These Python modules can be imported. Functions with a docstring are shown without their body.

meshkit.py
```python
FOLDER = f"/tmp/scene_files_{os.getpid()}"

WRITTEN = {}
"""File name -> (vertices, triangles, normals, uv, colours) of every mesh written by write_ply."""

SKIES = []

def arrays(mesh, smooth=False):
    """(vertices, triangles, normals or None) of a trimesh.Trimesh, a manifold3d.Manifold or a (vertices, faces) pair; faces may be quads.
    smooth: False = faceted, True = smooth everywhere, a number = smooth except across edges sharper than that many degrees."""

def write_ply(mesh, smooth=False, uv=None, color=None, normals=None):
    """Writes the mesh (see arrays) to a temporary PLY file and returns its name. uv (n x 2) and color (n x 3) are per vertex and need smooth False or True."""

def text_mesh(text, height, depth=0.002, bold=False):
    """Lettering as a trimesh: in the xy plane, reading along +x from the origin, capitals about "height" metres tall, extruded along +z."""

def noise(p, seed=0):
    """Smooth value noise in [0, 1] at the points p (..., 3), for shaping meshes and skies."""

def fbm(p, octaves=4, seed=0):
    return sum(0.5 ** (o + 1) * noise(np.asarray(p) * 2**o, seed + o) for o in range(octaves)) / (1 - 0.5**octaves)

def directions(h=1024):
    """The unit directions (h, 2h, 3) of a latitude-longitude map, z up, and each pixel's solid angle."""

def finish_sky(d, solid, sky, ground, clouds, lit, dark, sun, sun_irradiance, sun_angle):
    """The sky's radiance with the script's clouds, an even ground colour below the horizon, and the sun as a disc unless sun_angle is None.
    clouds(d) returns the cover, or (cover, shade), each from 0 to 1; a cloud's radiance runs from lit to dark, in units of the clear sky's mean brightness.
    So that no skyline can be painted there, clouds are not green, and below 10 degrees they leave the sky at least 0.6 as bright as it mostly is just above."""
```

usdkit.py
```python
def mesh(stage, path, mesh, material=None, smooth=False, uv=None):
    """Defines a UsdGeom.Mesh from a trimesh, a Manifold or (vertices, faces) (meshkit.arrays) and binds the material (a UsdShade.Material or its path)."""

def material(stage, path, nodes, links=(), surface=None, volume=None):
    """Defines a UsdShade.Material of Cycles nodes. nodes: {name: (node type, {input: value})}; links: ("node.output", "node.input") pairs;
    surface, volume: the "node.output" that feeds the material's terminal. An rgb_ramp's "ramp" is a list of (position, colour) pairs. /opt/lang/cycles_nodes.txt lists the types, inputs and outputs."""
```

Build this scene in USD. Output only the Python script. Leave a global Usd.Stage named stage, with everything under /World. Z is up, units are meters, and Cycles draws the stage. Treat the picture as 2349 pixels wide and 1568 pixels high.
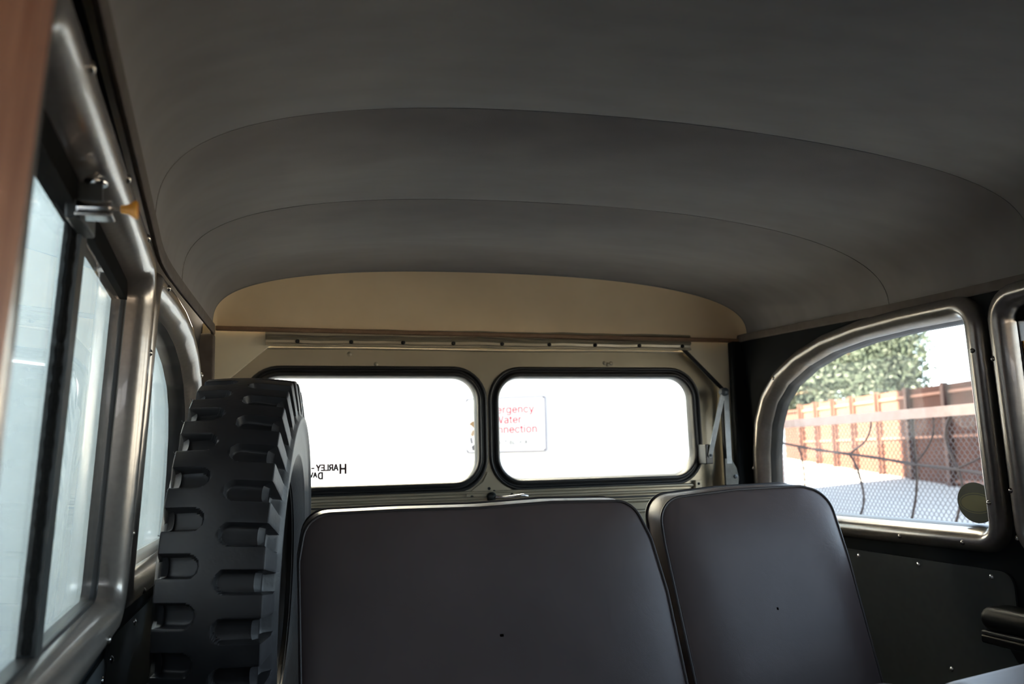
import math
import numpy as np
import trimesh
import manifold3d as m3
from shapely.geometry import Polygon, LineString
from shapely import affinity
from pxr import Usd, UsdGeom, UsdLux, UsdShade, Gf, Sdf
import usdkit
import meshkit

stage = Usd.Stage.CreateInMemory()
UsdGeom.SetStageUpAxis(stage, UsdGeom.Tokens.z)
UsdGeom.SetStageMetersPerUnit(stage, 1.0)
UsdGeom.Xform.Define(stage, '/World')
CZ = 1.35                      # eye height above the yard; all coordinates below are measured from the eye
rng = np.random.default_rng(7)

# ------------------------------------------------------------------ camera
FPX, YAW, PITCH, ROLL = 2074.2, 0.29333, 0.12205, -0.02345
cy_, sy_, cp_, sp_ = math.cos(YAW), math.sin(YAW), math.cos(PITCH), math.sin(PITCH)
fwd_ = np.array([sy_ * cp_, cy_ * cp_, sp_]); rt_ = np.array([cy_, -sy_, 0.0]); up_ = np.cross(rt_, fwd_)
r_ = rt_ * math.cos(ROLL) + up_ * math.sin(ROLL); u_ = -rt_ * math.sin(ROLL) + up_ * math.cos(ROLL)
EXPOSURE = 1.9
cam = UsdGeom.Camera.Define(stage, '/World/Camera')
cam.CreateHorizontalApertureAttr(36.0)
cam.CreateFocalLengthAttr(36.0 * FPX / 2349.0)
cam.CreateClippingRangeAttr(Gf.Vec2f(0.03, 1000.0))
cam.CreateFStopAttr(4.8)
cam.CreateFocusDistanceAttr(1.75)
cam.CreateExposureAttr(EXPOSURE)
M = Gf.Matrix4d(*[*r_, 0], *[*u_, 0], *[*(-fwd_), 0], 0, 0, CZ, 1)
cam.AddTransformOp().Set(M)

# ------------------------------------------------------------------ sky and sun
SUN_AZ = np.array([-1.0, -0.41]); SUN_AZ /= np.linalg.norm(SUN_AZ)
SUN_EL = math.radians(27)
SKY_STRENGTH, SUN_STRENGTH = 0.135, 7.5
sun_dir = np.array([SUN_AZ[0] * math.cos(SUN_EL), SUN_AZ[1] * math.cos(SUN_EL), math.sin(SUN_EL)])
sky_mat = usdkit.material(stage, '/World/Looks/sky', {
    'sky': ('sky_texture', {'sky_type': 'multiple_scattering', 'sun_disc': False, 'sun_elevation': SUN_EL,
                            'sun_rotation': math.atan2(sun_dir[0], sun_dir[1]), 'air_density': 1.0, 'aerosol_density': 1.5}),
    'hs': ('hsv', {'saturation': 0.42}), 'bg': ('background_shader', {'strength': SKY_STRENGTH})}, [('sky.color', 'hs.color'), ('hs.color', 'bg.color')], surface='bg.background')
dome = UsdLux.DomeLight.Define(stage, '/World/Sky')
dome.CreateIntensityAttr(1.0)
UsdShade.MaterialBindingAPI.Apply(dome.GetPrim()).Bind(sky_mat)
sun = UsdLux.DistantLight.Define(stage, '/World/Sun')
sun.CreateIntensityAttr(SUN_STRENGTH); sun.CreateAngleAttr(0.53); sun.CreateNormalizeAttr(True)
sun.CreateColorAttr(Gf.Vec3f(1.0, 0.79, 0.55))
q = Gf.Rotation(Gf.Vec3d(0, 0, 1), Gf.Vec3d(*map(float, sun_dir)))
sun.AddTransformOp().Set(Gf.Matrix4d().SetRotate(q))


# ------------------------------------------------------------------ materials
def noisy(name, col, col2=None, rough=0.5, metallic=0.0, scale=30.0, bump=0.0, bscale=200.0, spec=0.5, detail=4.0, extra=None, stretch=None, bdist=0.002):
    col2 = col if col2 is None else col2
    n = {'tc': ('texture_coordinate', {}), 'n': ('noise_texture', {'scale': scale, 'detail': detail}),
         'r': ('rgb_ramp', {'ramp': [(0.3, col), (0.7, col2)]}),
         'p': ('principled_bsdf', {'roughness': rough, 'metallic': metallic, 'specular_ior_level': spec, **(extra or {})})}
    l = [('n.fac', 'r.fac'), ('r.color', 'p.base_color')]
    if stretch:
        n['m'] = ('mapping', {'scale': stretch}); l += [('tc.object', 'm.vector'), ('m.vector', 'n.vector')]
    else:
        l += [('tc.object', 'n.vector')]
    if bump:
        n['bn'] = ('noise_texture', {'scale': bscale, 'detail': 3.0}); n['b'] = ('bump', {'strength': bump, 'distance': bdist})
        l += [('m.vector' if stretch else 'tc.object', 'bn.vector'), ('bn.fac', 'b.height'), ('b.normal', 'p.normal')]
    return usdkit.material(stage, f'/World/Looks/{name}', n, l, surface='p.BSDF')


MAT = {}
MAT['headliner'] = noisy('headliner', (0.205, 0.191, 0.18), (0.24, 0.225, 0.212), 0.85, scale=7, bump=0.5, bscale=420, spec=0.15, stretch=(1, 2.5, 1), bdist=0.0008, extra={'sheen_weight': 0.15})
MAT['valance'] = noisy('valance', (0.70, 0.54, 0.335), (0.75, 0.585, 0.37), 0.8, scale=9, bump=0.3, bscale=420, spec=0.15, bdist=0.0008)
MAT['binding'] = noisy('binding', (0.20, 0.125, 0.075), (0.24, 0.15, 0.09), 0.7, scale=40, spec=0.2)
MAT['hem'] = noisy('hem', (0.11, 0.092, 0.078), (0.14, 0.118, 0.10), 0.75, scale=40, spec=0.2)
MAT['body_black'] = noisy('body_black', (0.006, 0.0075, 0.009), (0.008, 0.0095, 0.011), 0.6, scale=20, bump=0.1, bscale=90, spec=0.10)
MAT['card'] = noisy('card', (0.030, 0.035, 0.037), (0.036, 0.041, 0.043), 0.6, spec=0.3, scale=60, bump=0.15, bscale=500, bdist=0.0006)
MAT['pewter'] = noisy('pewter', (0.28, 0.255, 0.228), (0.32, 0.29, 0.26), 0.27, metallic=0.8, scale=120, bump=0.03, bscale=60, extra={'coat_weight': 0.6, 'coat_roughness': 0.04})
MAT['copper'] = noisy('copper', (0.34, 0.125, 0.065), (0.66, 0.33, 0.21), 0.38, metallic=0.3, scale=60, bump=0.6, bscale=260, stretch=(1, 1.6, 0.12))  # brown and pale streaks stand in for warm reflections and window light
MAT['gate_paint'] = noisy('gate_paint', (0.30, 0.265, 0.19), (0.345, 0.305, 0.22), 0.33, metallic=0.45, scale=6, bump=0.12, bscale=9, bdist=0.004, extra={'coat_weight': 0.4, 'coat_roughness': 0.12})
MAT['post_paint'] = noisy('post_paint', (0.72, 0.64, 0.46), (0.75, 0.67, 0.49), 0.45, scale=8, spec=0.4)
MAT['rubber'] = noisy('rubber', (0.010, 0.011, 0.011), (0.014, 0.014, 0.014), 0.38, scale=60)
MAT['felt'] = noisy('felt', (0.006, 0.006, 0.006), (0.012, 0.012, 0.011), 0.95, scale=300, bump=1.0, bscale=700, spec=0.1)
MAT['felt_sunlit'] = noisy('felt_sunlit', (0.01, 0.008, 0.006), (0.55, 0.26, 0.05), 0.5, scale=260, bump=0.8, bscale=260, metallic=0.3)  # amber flecks paint the orange sunlight onto black felt
MAT['tyre'] = noisy('tyre', (0.012, 0.012, 0.0135), (0.020, 0.020, 0.022), 0.42, scale=25, bump=0.25, bscale=150, spec=0.42, bdist=0.0012)
MAT['rim'] = noisy('rim', (0.015, 0.015, 0.015), (0.022, 0.021, 0.02), 0.35, scale=30)
MAT['chrome'] = noisy('chrome', (0.75, 0.75, 0.76), None, 0.09, metallic=1.0)
MAT['steel'] = noisy('steel', (0.13, 0.145, 0.155), (0.17, 0.185, 0.20), 0.42, metallic=0.8, scale=60)
MAT['dark_steel'] = noisy('dark_steel', (0.03, 0.035, 0.035), (0.05, 0.055, 0.055), 0.4, metallic=0.5, scale=60)
MAT['screw'] = noisy('screw', (0.45, 0.42, 0.38), None, 0.18, metallic=1.0)
MAT['hole'] = noisy('hole', (0.004, 0.004, 0.004), None, 0.8)
MAT['amber'] = noisy('amber', (0.62, 0.25, 0.035), (0.75, 0.33, 0.05), 0.18, scale=90, extra={'subsurface_weight': 0.3, 'subsurface_scale': 0.004, 'subsurface_radius': (1.0, 0.5, 0.15)})
MAT['welt'] = noisy('welt', (0.050, 0.042, 0.042), None, 0.38)
MAT['arm_pad'] = noisy('arm_pad', (0.006, 0.0065, 0.007), (0.009, 0.0095, 0.010), 0.4, spec=0.2, scale=40)
MAT['floor_mat'] = noisy('floor_mat', (0.02, 0.02, 0.02), (0.03, 0.03, 0.03), 0.8, scale=40)
# creased vinyl of the seats
MAT['vinyl'] = usdkit.material(stage, '/World/Looks/vinyl', {
    'tc': ('texture_coordinate', {}), 'n': ('noise_texture', {'scale': 5.0, 'detail': 5.0}),
    'r': ('rgb_ramp', {'ramp': [(0.3, (0.105, 0.080, 0.078)), (0.7, (0.130, 0.100, 0.098))]}),
    'v': ('voronoi_texture', {'scale': 420.0, 'feature': 'distance_to_edge'}), 'w': ('noise_texture', {'scale': 38.0, 'detail': 6.0, 'distortion': 1.5}),
    'ma': ('math', {'math_type': 'multiply', 'value2': 0.35}), 'ad': ('math', {'math_type': 'add'}),
    'b': ('bump', {'strength': 0.22, 'distance': 0.0012}),
    'p': ('principled_bsdf', {'roughness': 0.40, 'specular_ior_level': 0.5})},
    [('tc.object', 'n.vector'), ('tc.object', 'v.vector'), ('tc.object', 'w.vector'), ('n.fac', 'r.fac'), ('r.color', 'p.base_color'),
     ('v.distance', 'ma.value1'), ('ma.value', 'ad.value1'), ('w.fac', 'ad.value2'), ('ad.value', 'b.height'), ('b.normal', 'p.normal')], surface='p.BSDF')


def pane_material(name, tint, base):
    return usdkit.material(stage, f'/World/Looks/{name}', {
        'lw': ('layer_weight', {'blend': 0.5}), 'pw': ('math', {'math_type': 'power', 'value2': 4.2}), 'sc': ('math', {'math_type': 'multiply_add', 'value2': 0.9, 'value3': base}),
        't': ('transparent_bsdf', {'color': tint}), 'g': ('glossy_bsdf', {'color': (1, 1, 1), 'roughness': 0.0}), 'm': ('mix_closure', {})},
        [('lw.facing', 'pw.value1'), ('pw.value', 'sc.value1'), ('sc.value', 'm.fac'), ('t.BSDF', 'm.closure1'), ('g.BSDF', 'm.closure2')], surface='m.closure')


MAT['pane'] = pane_material('pane', (0.925, 0.975, 0.985), 0.02)
MAT['decal'] = noisy('decal', (0.09, 0.095, 0.07), None, 0.6)
MAT['decal_band'] = noisy('decal_band', (0.20, 0.19, 0.09), None, 0.6)
MAT['letters'] = noisy('letters', (0.045, 0.012, 0.012), None, 0.5)
MAT['white_wall'] = noisy('white_wall', (0.78, 0.80, 0.80), (0.82, 0.83, 0.83), 0.7, scale=3, bump=0.2, bscale=40)
MAT['shaded_white_wall'] = noisy('shaded_white_wall', (0.46, 0.575, 0.645), (0.50, 0.615, 0.685), 0.7, scale=3, bump=0.2, bscale=40)  # white wall with the bluish sky shade painted into its colour
MAT['grey_wall'] = noisy('grey_wall', (0.30, 0.31, 0.32), (0.36, 0.37, 0.38), 0.7, scale=3, bump=0.2, bscale=40)  # kept grey to lower the bounce into the left windows
MAT['sign_white'] = noisy('sign_white', (0.82, 0.82, 0.82), None, 0.5)
MAT['sign_grey'] = noisy('sign_grey', (0.09, 0.085, 0.10), None, 0.5)
MAT['sign_border'] = noisy('sign_border', (0.27, 0.26, 0.30), None, 0.5)
MAT['sign_red'] = noisy('sign_red', (0.40, 0.03, 0.055), None, 0.5)
MAT['sign_brown'] = noisy('sign_brown', (0.22, 0.13, 0.06), None, 0.5)
MAT['rust'] = noisy('rust', (0.060, 0.018, 0.0095), (0.085, 0.026, 0.013), 0.75, scale=1.5, detail=6, stretch=(1, 1, 0.35))
MAT['rust_post'] = noisy('rust_post', (0.055, 0.022, 0.016), (0.075, 0.030, 0.021), 0.7, scale=4)
MAT['rust_rail'] = noisy('rust_rail', (0.19, 0.085, 0.058), (0.24, 0.11, 0.075), 0.7, scale=4)
MAT['mesh_metal'] = noisy('mesh_metal', (0.10, 0.085, 0.085), (0.15, 0.13, 0.13), 0.55, metallic=0.4, scale=20)
MAT['rail_metal'] = noisy('rail_metal', (0.40, 0.26, 0.20), (0.46, 0.31, 0.25), 0.55, metallic=0.2, scale=20)
MAT['branch_iron'] = noisy('branch_iron', (0.03, 0.018, 0.016), (0.05, 0.03, 0.025), 0.6, scale=30)
MAT['concrete'] = noisy('concrete', (0.45, 0.425, 0.405), (0.53, 0.505, 0.475), 0.9, scale=1.2, detail=7, bump=0.3, bscale=20)
MAT['bark'] = noisy('bark', (0.10, 0.075, 0.05), (0.17, 0.13, 0.09), 0.9, scale=8, bump=0.5, bscale=20)


def leaf_material(name, a, b):
    return usdkit.material(stage, f'/World/Looks/{name}', {
        'o': ('geometry', {}), 'r': ('rgb_ramp', {'ramp': [(0.0, a), (1.0, b)]}),
        'd': ('principled_bsdf', {'roughness': 0.55}), 't': ('translucent_bsdf', {}), 'm': ('mix_closure', {'fac': 0.35})},
        [('o.random_per_island', 'r.fac'), ('r.color', 'd.base_color'), ('r.color', 't.color'), ('d.BSDF', 'm.closure1'), ('t.BSDF', 'm.closure2')], surface='m.closure')


MAT['leaf_grey'] = leaf_material('leaf_grey', (0.042, 0.058, 0.045), (0.09, 0.115, 0.088))
MAT['leaf_green'] = leaf_material('leaf_green', (0.055, 0.075, 0.028), (0.12, 0.135, 0.055))

# ------------------------------------------------------------------ scene helpers
COUNT = {}


def numbered(parent, name):
    k = (parent, name); n = COUNT.get(k, 0); COUNT[k] = n + 1
    return name if n == 0 else f'{name}_{n:03d}'


class Node:
    def __init__(self, path, base):
        self.path, self.base = path, np.asarray(base, float)


def tag(prim, label=None, cat=None, group=None, kind=None):
    for k, v in (('label', label), ('category', cat), ('group', group), ('kind', kind)):
        if v:
            prim.SetCustomDataByKey(k, v)


def thing(name, label, cat, base=(0, 0, 0), group=None, kind=None):
    path = f'/World/{numbered("/World", name)}'
    x = UsdGeom.Xform.Define(stage, path)
    x.AddTranslateOp().Set(Gf.Vec3d(float(base[0]), float(base[1]), float(base[2]) + CZ))
    tag(x.GetPrim(), label, cat, group, kind)
    return Node(path, base)


def mesh_arrays(m):
    if hasattr(m, 'to_mesh'):
        t = m.to_mesh(); return np.array(t.vert_properties[:, :3], float), np.array(t.tri_verts, int)
    if isinstance(m, (tuple, list)):
        v, f = np.asarray(m[0], float), np.asarray(m[1], int)
        if f.shape[1] == 4:
            f = np.vstack([f[:, [0, 1, 2]], f[:, [0, 2, 3]]])
        return v, f
    return np.array(m.vertices, float), np.array(m.faces, int)


def part(parent, name, m, mat, smooth=35, label=None, kind=None):
    v, f = mesh_arrays(m)
    v = v - parent.base
    path = f'{parent.path}/{numbered(parent.path, name)}'
    p = usdkit.mesh(stage, path, (v, f), MAT[mat], smooth=smooth)
    tag(p.GetPrim(), label, None, None, kind)
    return Node(path, parent.base)


def single(name, m, mat, label, cat, smooth=35, group=None, kind=None):
    v, f = mesh_arrays(m)
    v = v + np.array([0, 0, CZ])
    path = f'/World/{numbered("/World", name)}'
    p = usdkit.mesh(stage, path, (v, f), MAT[mat], smooth=smooth)
    tag(p.GetPrim(), label, cat, group, kind)
    return Node(path, np.zeros(3))


def cat_(*ms):
    vs, fs, n = [], [], 0
    for m in ms:
        v, f = mesh_arrays(m); vs.append(v); fs.append(f + n); n += len(v)
    return np.vstack(vs), np.vstack(fs)


def box(lo, hi):
    lo, hi = np.minimum(lo, hi), np.maximum(lo, hi)
    b = trimesh.creation.box(np.asarray(hi, float) - lo); b.apply_translation((np.asarray(hi, float) + lo) / 2)
    return b


def rbox(lo, hi, r, seg=16):
    lo, hi = np.asarray(lo, float) + r, np.asarray(hi, float) - r
    s = m3.Manifold.sphere(r, seg)
    return m3.Manifold.batch_hull([s.translate([x, y, z]) for x in (lo[0], hi[0]) for y in (lo[1], hi[1]) for z in (lo[2], hi[2])])


def frame_of(t):
    t = t / np.linalg.norm(t)
    a = np.cross(t, [0, 0, 1.0]) if abs(t[2]) < 0.9 else np.cross(t, [1.0, 0, 0])
    a /= np.linalg.norm(a)
    return a, np.cross(a, t)


def tube(pts, r, sides=10, closed=False, caps=True):
    p = np.asarray(pts, float); n = len(p)
    t = (np.roll(p, -1, 0) - np.roll(p, 1, 0)) if closed else np.gradient(p, axis=0)
    t /= np.linalg.norm(t, axis=1, keepdims=True) + 1e-12
    a, _ = frame_of(t[0]); rows = []
    ang = np.arange(sides) * 2 * np.pi / sides
    rr = np.broadcast_to(r, (n,))
    for i in range(n):
        a = a - t[i] * (a @ t[i]); a /= np.linalg.norm(a); b = np.cross(t[i], a)
        rows.append(p[i] + rr[i] * (np.outer(np.cos(ang), a) + np.outer(np.sin(ang), b)))
    v = np.vstack(rows); m = n if closed else n - 1
    i, j = np.meshgrid(np.arange(m), np.arange(sides), indexing='ij'); i2 = (i + 1) % n; j2 = (j + 1) % sides
    q = np.stack([i * sides + j, i * sides + j2, i2 * sides + j2, i2 * sides + j], -1).reshape(-1, 4)
    f = np.vstack([q[:, [0, 1, 2]], q[:, [0, 2, 3]]])
    if caps and not closed:
        v = np.vstack([v, p[0], p[-1]]); c0, c1 = len(v) - 2, len(v) - 1; k = np.arange(sides); k2 = (k + 1) % sides; o = (n - 1) * sides
        f = np.vstack([f, np.c_[np.full(sides, c0), k2, k], np.c_[np.full(sides, c1), o + k, o + k2]])
    return v, f


def lathe(prof, axis, origin, seg=32):
    """prof: (radius, distance along axis) pairs."""
    axis = np.asarray(axis, float) / np.linalg.norm(axis); a, b = frame_of(axis)
    ang = np.arange(seg) * 2 * np.pi / seg
    ring = np.outer(np.cos(ang), a) + np.outer(np.sin(ang), b)
    rows = [np.asarray(origin) + axis * d + ring * max(r, 1e-5) for r, d in prof]
    v = np.vstack(rows); n = len(prof)
    i, j = np.meshgrid(np.arange(n - 1), np.arange(seg), indexing='ij'); j2 = (j + 1) % seg
    return v, np.stack([i * seg + j, (i + 1) * seg + j, (i + 1) * seg + j2, i * seg + j2], -1).reshape(-1, 4)


def rounded(poly_pts, r, r2=None):
    g = Polygon(poly_pts)
    return g.buffer(-r, quad_segs=16).buffer(r, quad_segs=16)


def resample(poly, n):
    ring = LineString(list(poly.exterior.coords))
    s = np.linspace(0, ring.length, n, endpoint=False)
    p = np.array([ring.interpolate(x).coords[0] for x in s])
    area = 0.5 * np.sum(p[:, 0] * np.roll(p[:, 1], -1) - np.roll(p[:, 0], -1) * p[:, 1])
    return p if area > 0 else p[::-1]


def normals2(p):
    t = np.roll(p, -1, 0) - np.roll(p, 1, 0)
    t /= np.linalg.norm(t, axis=1, keepdims=True)
    return np.c_[-t[:, 1], t[:, 0]]          # inward for a counter-clockwise loop


def loop_sweep(poly, prof, warp, n=180):
    p = resample(poly, n); nn = normals2(p)
    for _ in range(2):
        nn = (np.roll(nn, 1, 0) + 2 * nn + np.roll(nn, -1, 0)); nn /= np.linalg.norm(nn, axis=1, keepdims=True)
    rows = [warp((p + nn * d)[:, 0], (p + nn * d)[:, 1], np.full(n, h)) for d, h in prof]
    v = np.vstack(rows); m = len(prof)
    i, j = np.meshgrid(np.arange(m - 1), np.arange(n), indexing='ij'); j2 = (j + 1) % n
    return v, np.stack([i * n + j, i * n + j2, (i + 1) * n + j2, (i + 1) * n + j], -1).reshape(-1, 4)


def offset_loop(poly, d, h, warp, r, n=180, sides=8):
    p = resample(poly, n); nn = normals2(p); c = p + nn * d
    return tube(warp(c[:, 0], c[:, 1], np.full(n, h)), r, sides, closed=True)


def slab(poly, h0, h1, warp, maxlen=0.08):
    polys = getattr(poly, 'geoms', [poly]); cs = []
    for g in polys:
        cs.append(np.array(g.exterior.coords)[:-1]); cs += [np.array(i.coords)[:-1] for i in g.interiors]
    m = m3.CrossSection([c.tolist() for c in cs], m3.FillRule.EvenOdd).extrude(h1 - h0).translate([0, 0, h0]).refine_to_length(maxlen)
    v, f = mesh_arrays(m)
    return warp(v[:, 0], v[:, 1], v[:, 2]), f


# ------------------------------------------------------------------ body surfaces
YB = 1.55


def flare(y):
    y = np.asarray(y, float); s = 0.0678
    return np.where(y > YB + 0.1, s * (2.4 - y), np.where(y < YB - 0.1, s * (2.4 - YB), s * (2.4 - YB) - s * (y - (YB - 0.1)) ** 2 / 0.4))


TH = 0.066


def x_right(y, z): return 1.431 + flare(y) - TH * (np.asarray(z) - 0.32)
def x_left(y, z): return -0.095 - flare(y) + TH * (np.asarray(z) - 0.32)
def on_right(y, z, h): return np.c_[x_right(y, z) - h, y, z]
def on_left(y, z, h): return np.c_[x_left(y, z) + h, y, z]
def on_rear(x, z, h): return np.c_[x, 2.40 - np.asarray(h), z]
GS = 1.0155
def on_gate(x, z, h): return np.c_[np.asarray(x) * GS, 2.435 - np.asarray(h), np.asarray(z) * GS]
def edge_z(y): return 0.318 + 0.10 * np.maximum(0, 1.45 - np.asarray(y))


FLOOR = -0.645
FRONT = -0.95

# window outlines in (y, z), outer edge of the garnish frame
quarter = rounded([(1.515, -0.232), (1.505, 0.313), (1.58, 0.313), (1.72, 0.312), (1.87, 0.305), (2.0, 0.288), (2.11, 0.258), (2.21, 0.213), (2.28, 0.155),
                   (2.325, 0.08), (2.35, -0.01), (2.362, -0.10), (2.362, -0.232)], 0.066)
slider = rounded([(0.615, -0.245), (0.615, 0.355), (1.488, 0.313), (1.495, -0.245)], 0.075)
HOLE = 0.034      # the wall opening starts this far inside the frame's outer edge
FRAME = [(0.000, -0.003), (0.000, 0.008), (0.003, 0.017), (0.008, 0.0245), (0.015, 0.0295), (0.023, 0.031), (0.031, 0.0285), (0.038, 0.0225), (0.0435, 0.0145), (0.0475, 0.005), (0.0495, -0.002), (0.0505, -0.009)]


def wall(side, warp, xf):
    out = Polygon([(FRONT, FLOOR)] + [(2.43, FLOOR), (2.43, 0.36)] + [(y, float(edge_z(y)) + 0.05) for y in np.linspace(1.45, FRONT, 12)])
    for w in (quarter, slider):
        out = out.difference(w.buffer(-HOLE))
    w = thing(f'wall_{side}', f'black painted {side} side wall of the vehicle cabin, with window openings', 'wall', kind='structure')
    part(w, 'body_panel', slab(out, -0.03, 0.0, warp, 0.09), 'body_black', smooth=30)
    return w


wall_l = wall('left', on_left, x_left)
wall_r = wall('right', on_right, x_right)


def dome_screw(warp, y, z, h, r=0.0055):
    c = warp(np.array([y]), np.array([z]), np.array([h]))[0]; c2 = warp(np.array([y]), np.array([z]), np.array([h + 0.01]))[0]
    ax = (c2 - c) / np.linalg.norm(c2 - c)
    return lathe([(r, -0.003), (r, 0.0008), (r * 0.9, 0.0022), (r * 0.62, 0.0035), (r * 0.3, 0.0041), (0, 0.0043)], ax, c, 14)


def edge_bead(poly, d, h, warp, r):
    return offset_loop(poly, d, h, warp, r)


# ------------------------------------------------------------------ ceiling: cloth headliner panels between bows
SEAMS = [-0.95, -0.43, 0.10, 0.62, 1.37, 1.77, 2.335]
PEAK = dict(y=[-0.95, 0.97, 1.37, 1.77, 2.335, 2.40], z=[0.60, 0.592, 0.566, 0.526, 0.489, 0.47])


def arch(y, s):
    """cross-section of the headliner at depth y, s in [-1, 1] across."""
    e = float(edge_z(y)) if y < 1.45 else float(np.interp(y, [1.45, 1.8, 2.335], [0.318, 0.318, 0.324]))
    el, er = (float(edge_z(y)), 0.318 if y > 1.3 else float(0.318 + 0.07 * (1.3 - y))) if y < 1.45 else (e, e)
    xl, xr = float(x_left(y, el)) + 0.030, float(x_right(y, er)) - 0.004
    u = np.sign(s) * (1 - (1 - np.abs(s)) ** 2.0)        # denser near the edges
    x = (xl + xr) / 2 + u * (xr - xl) / 2
    base = np.where(u < 0, el, er) * 1.0
    base = el + (er - el) * (u + 1) / 2
    pk = float(np.interp(y, PEAK['y'], PEAK['z']))
    pr = float(np.interp(y, [1.37, 1.77, 2.335], [1.6, 2.2, 2.2])); qr = float(np.interp(y, [1.37, 1.77, 2.335], [0.23, 0.40, 0.36]))
    au = np.abs(u)
    prof = np.where(u < 0, np.maximum(1 - au ** 2.5, 0) ** 0.315, np.maximum(1 - au ** pr, 0) ** qr)
    return x, base, prof, pk


def headliner_panel(y0, y1, sag, thick=0.006, ny=15, nx=91):
    s = np.linspace(-1, 1, nx); rows = []
    for k in range(ny):
        t = k / (ny - 1); y = y0 + (y1 - y0) * t
        x, base, prof, pk = arch(y, s)
        h = pk - base - sag[0] * (4 * t * (1 - t)) ** 0.8 - sag[1] * math.sin(2 * math.pi * t)
        z = base + h * prof
        rows.append(np.c_[x, np.full(nx, y), z])
    lo = np.array(rows)
    up = lo.copy(); up[..., 2] += thick; up[..., 0] += np.sign(s)[None, :] * 0.004
    v = np.vstack([lo.reshape(-1, 3), up.reshape(-1, 3)]); n = ny * nx
    i, j = np.meshgrid(np.arange(ny - 1), np.arange(nx - 1), indexing='ij')
    a = (i * nx + j).ravel(); q = np.stack([a, a + 1, a + nx + 1, a + nx], -1)
    rim = [(np.arange(nx - 1), np.arange(1, nx)), ((ny - 1) * nx + np.arange(nx - 1), (ny - 1) * nx + np.arange(1, nx)), (np.arange(ny - 1) * nx, np.arange(1, ny) * nx), (np.arange(ny - 1) * nx + nx - 1, np.arange(1, ny) * nx + nx - 1)]
    f = [q[:, ::-1], q + n] + [np.stack([b, c, c + n, b + n], -1) for b, c in rim]
    return v, np.vstack(f)


ceil = thing('ceiling', 'arched grey cloth headliner sewn in panels across the roof', 'ceiling', kind='structure')
for a, b in zip(SEAMS[:-1], SEAMS[1:]):
    part(ceil, 'panel', headliner_panel(a, b, (0.046, 0.0) if b < 1.5 else ((0.028, 0.007) if b < 2 else (0.006, 0.017))), 'headliner', smooth=60)
for y in SEAMS[1:]:
    x, base, prof, pk = arch(y, np.linspace(-1, 1, 121))
    part(ceil, 'seam', tube(np.c_[x, np.full(121, y), base + (pk - base) * prof - 0.0002], 0.0014, 6), 'headliner', smooth=True)
# stitched hem along the side walls
for side in (0, -1):
    ys = np.linspace(FRONT, 2.39, 60); pts = []
    for y in ys:
        x, base, prof, pk = arch(float(min(y, 2.335)), np.array([-1.0, 1.0]))
        pts.append([x[side], y, base[side]])
    pts = np.array(pts); d = 0.011; sgn = 1 if side == 0 else -1
    prof_ = np.array([[-0.004, 0.006], [-0.004, -d + 0.003], [-0.001, -d], [0.003, -d], [0.006, -d + 0.004], [0.006, 0.010]])
    v = np.array([[p + np.array([sgn * c[0], 0, c[1]]) for c in prof_] for p in pts]).reshape(-1, 3); m = len(prof_)
    i, j = np.meshgrid(np.arange(len(pts) - 1), np.arange(m), indexing='ij'); j2 = (j + 1) % m
    part(ceil, 'hem', (v, np.stack([i * m + j, i * m + j2, (i + 1) * m + j2, (i + 1) * m + j], -1).reshape(-1, 4)), 'hem', smooth=50)

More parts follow.
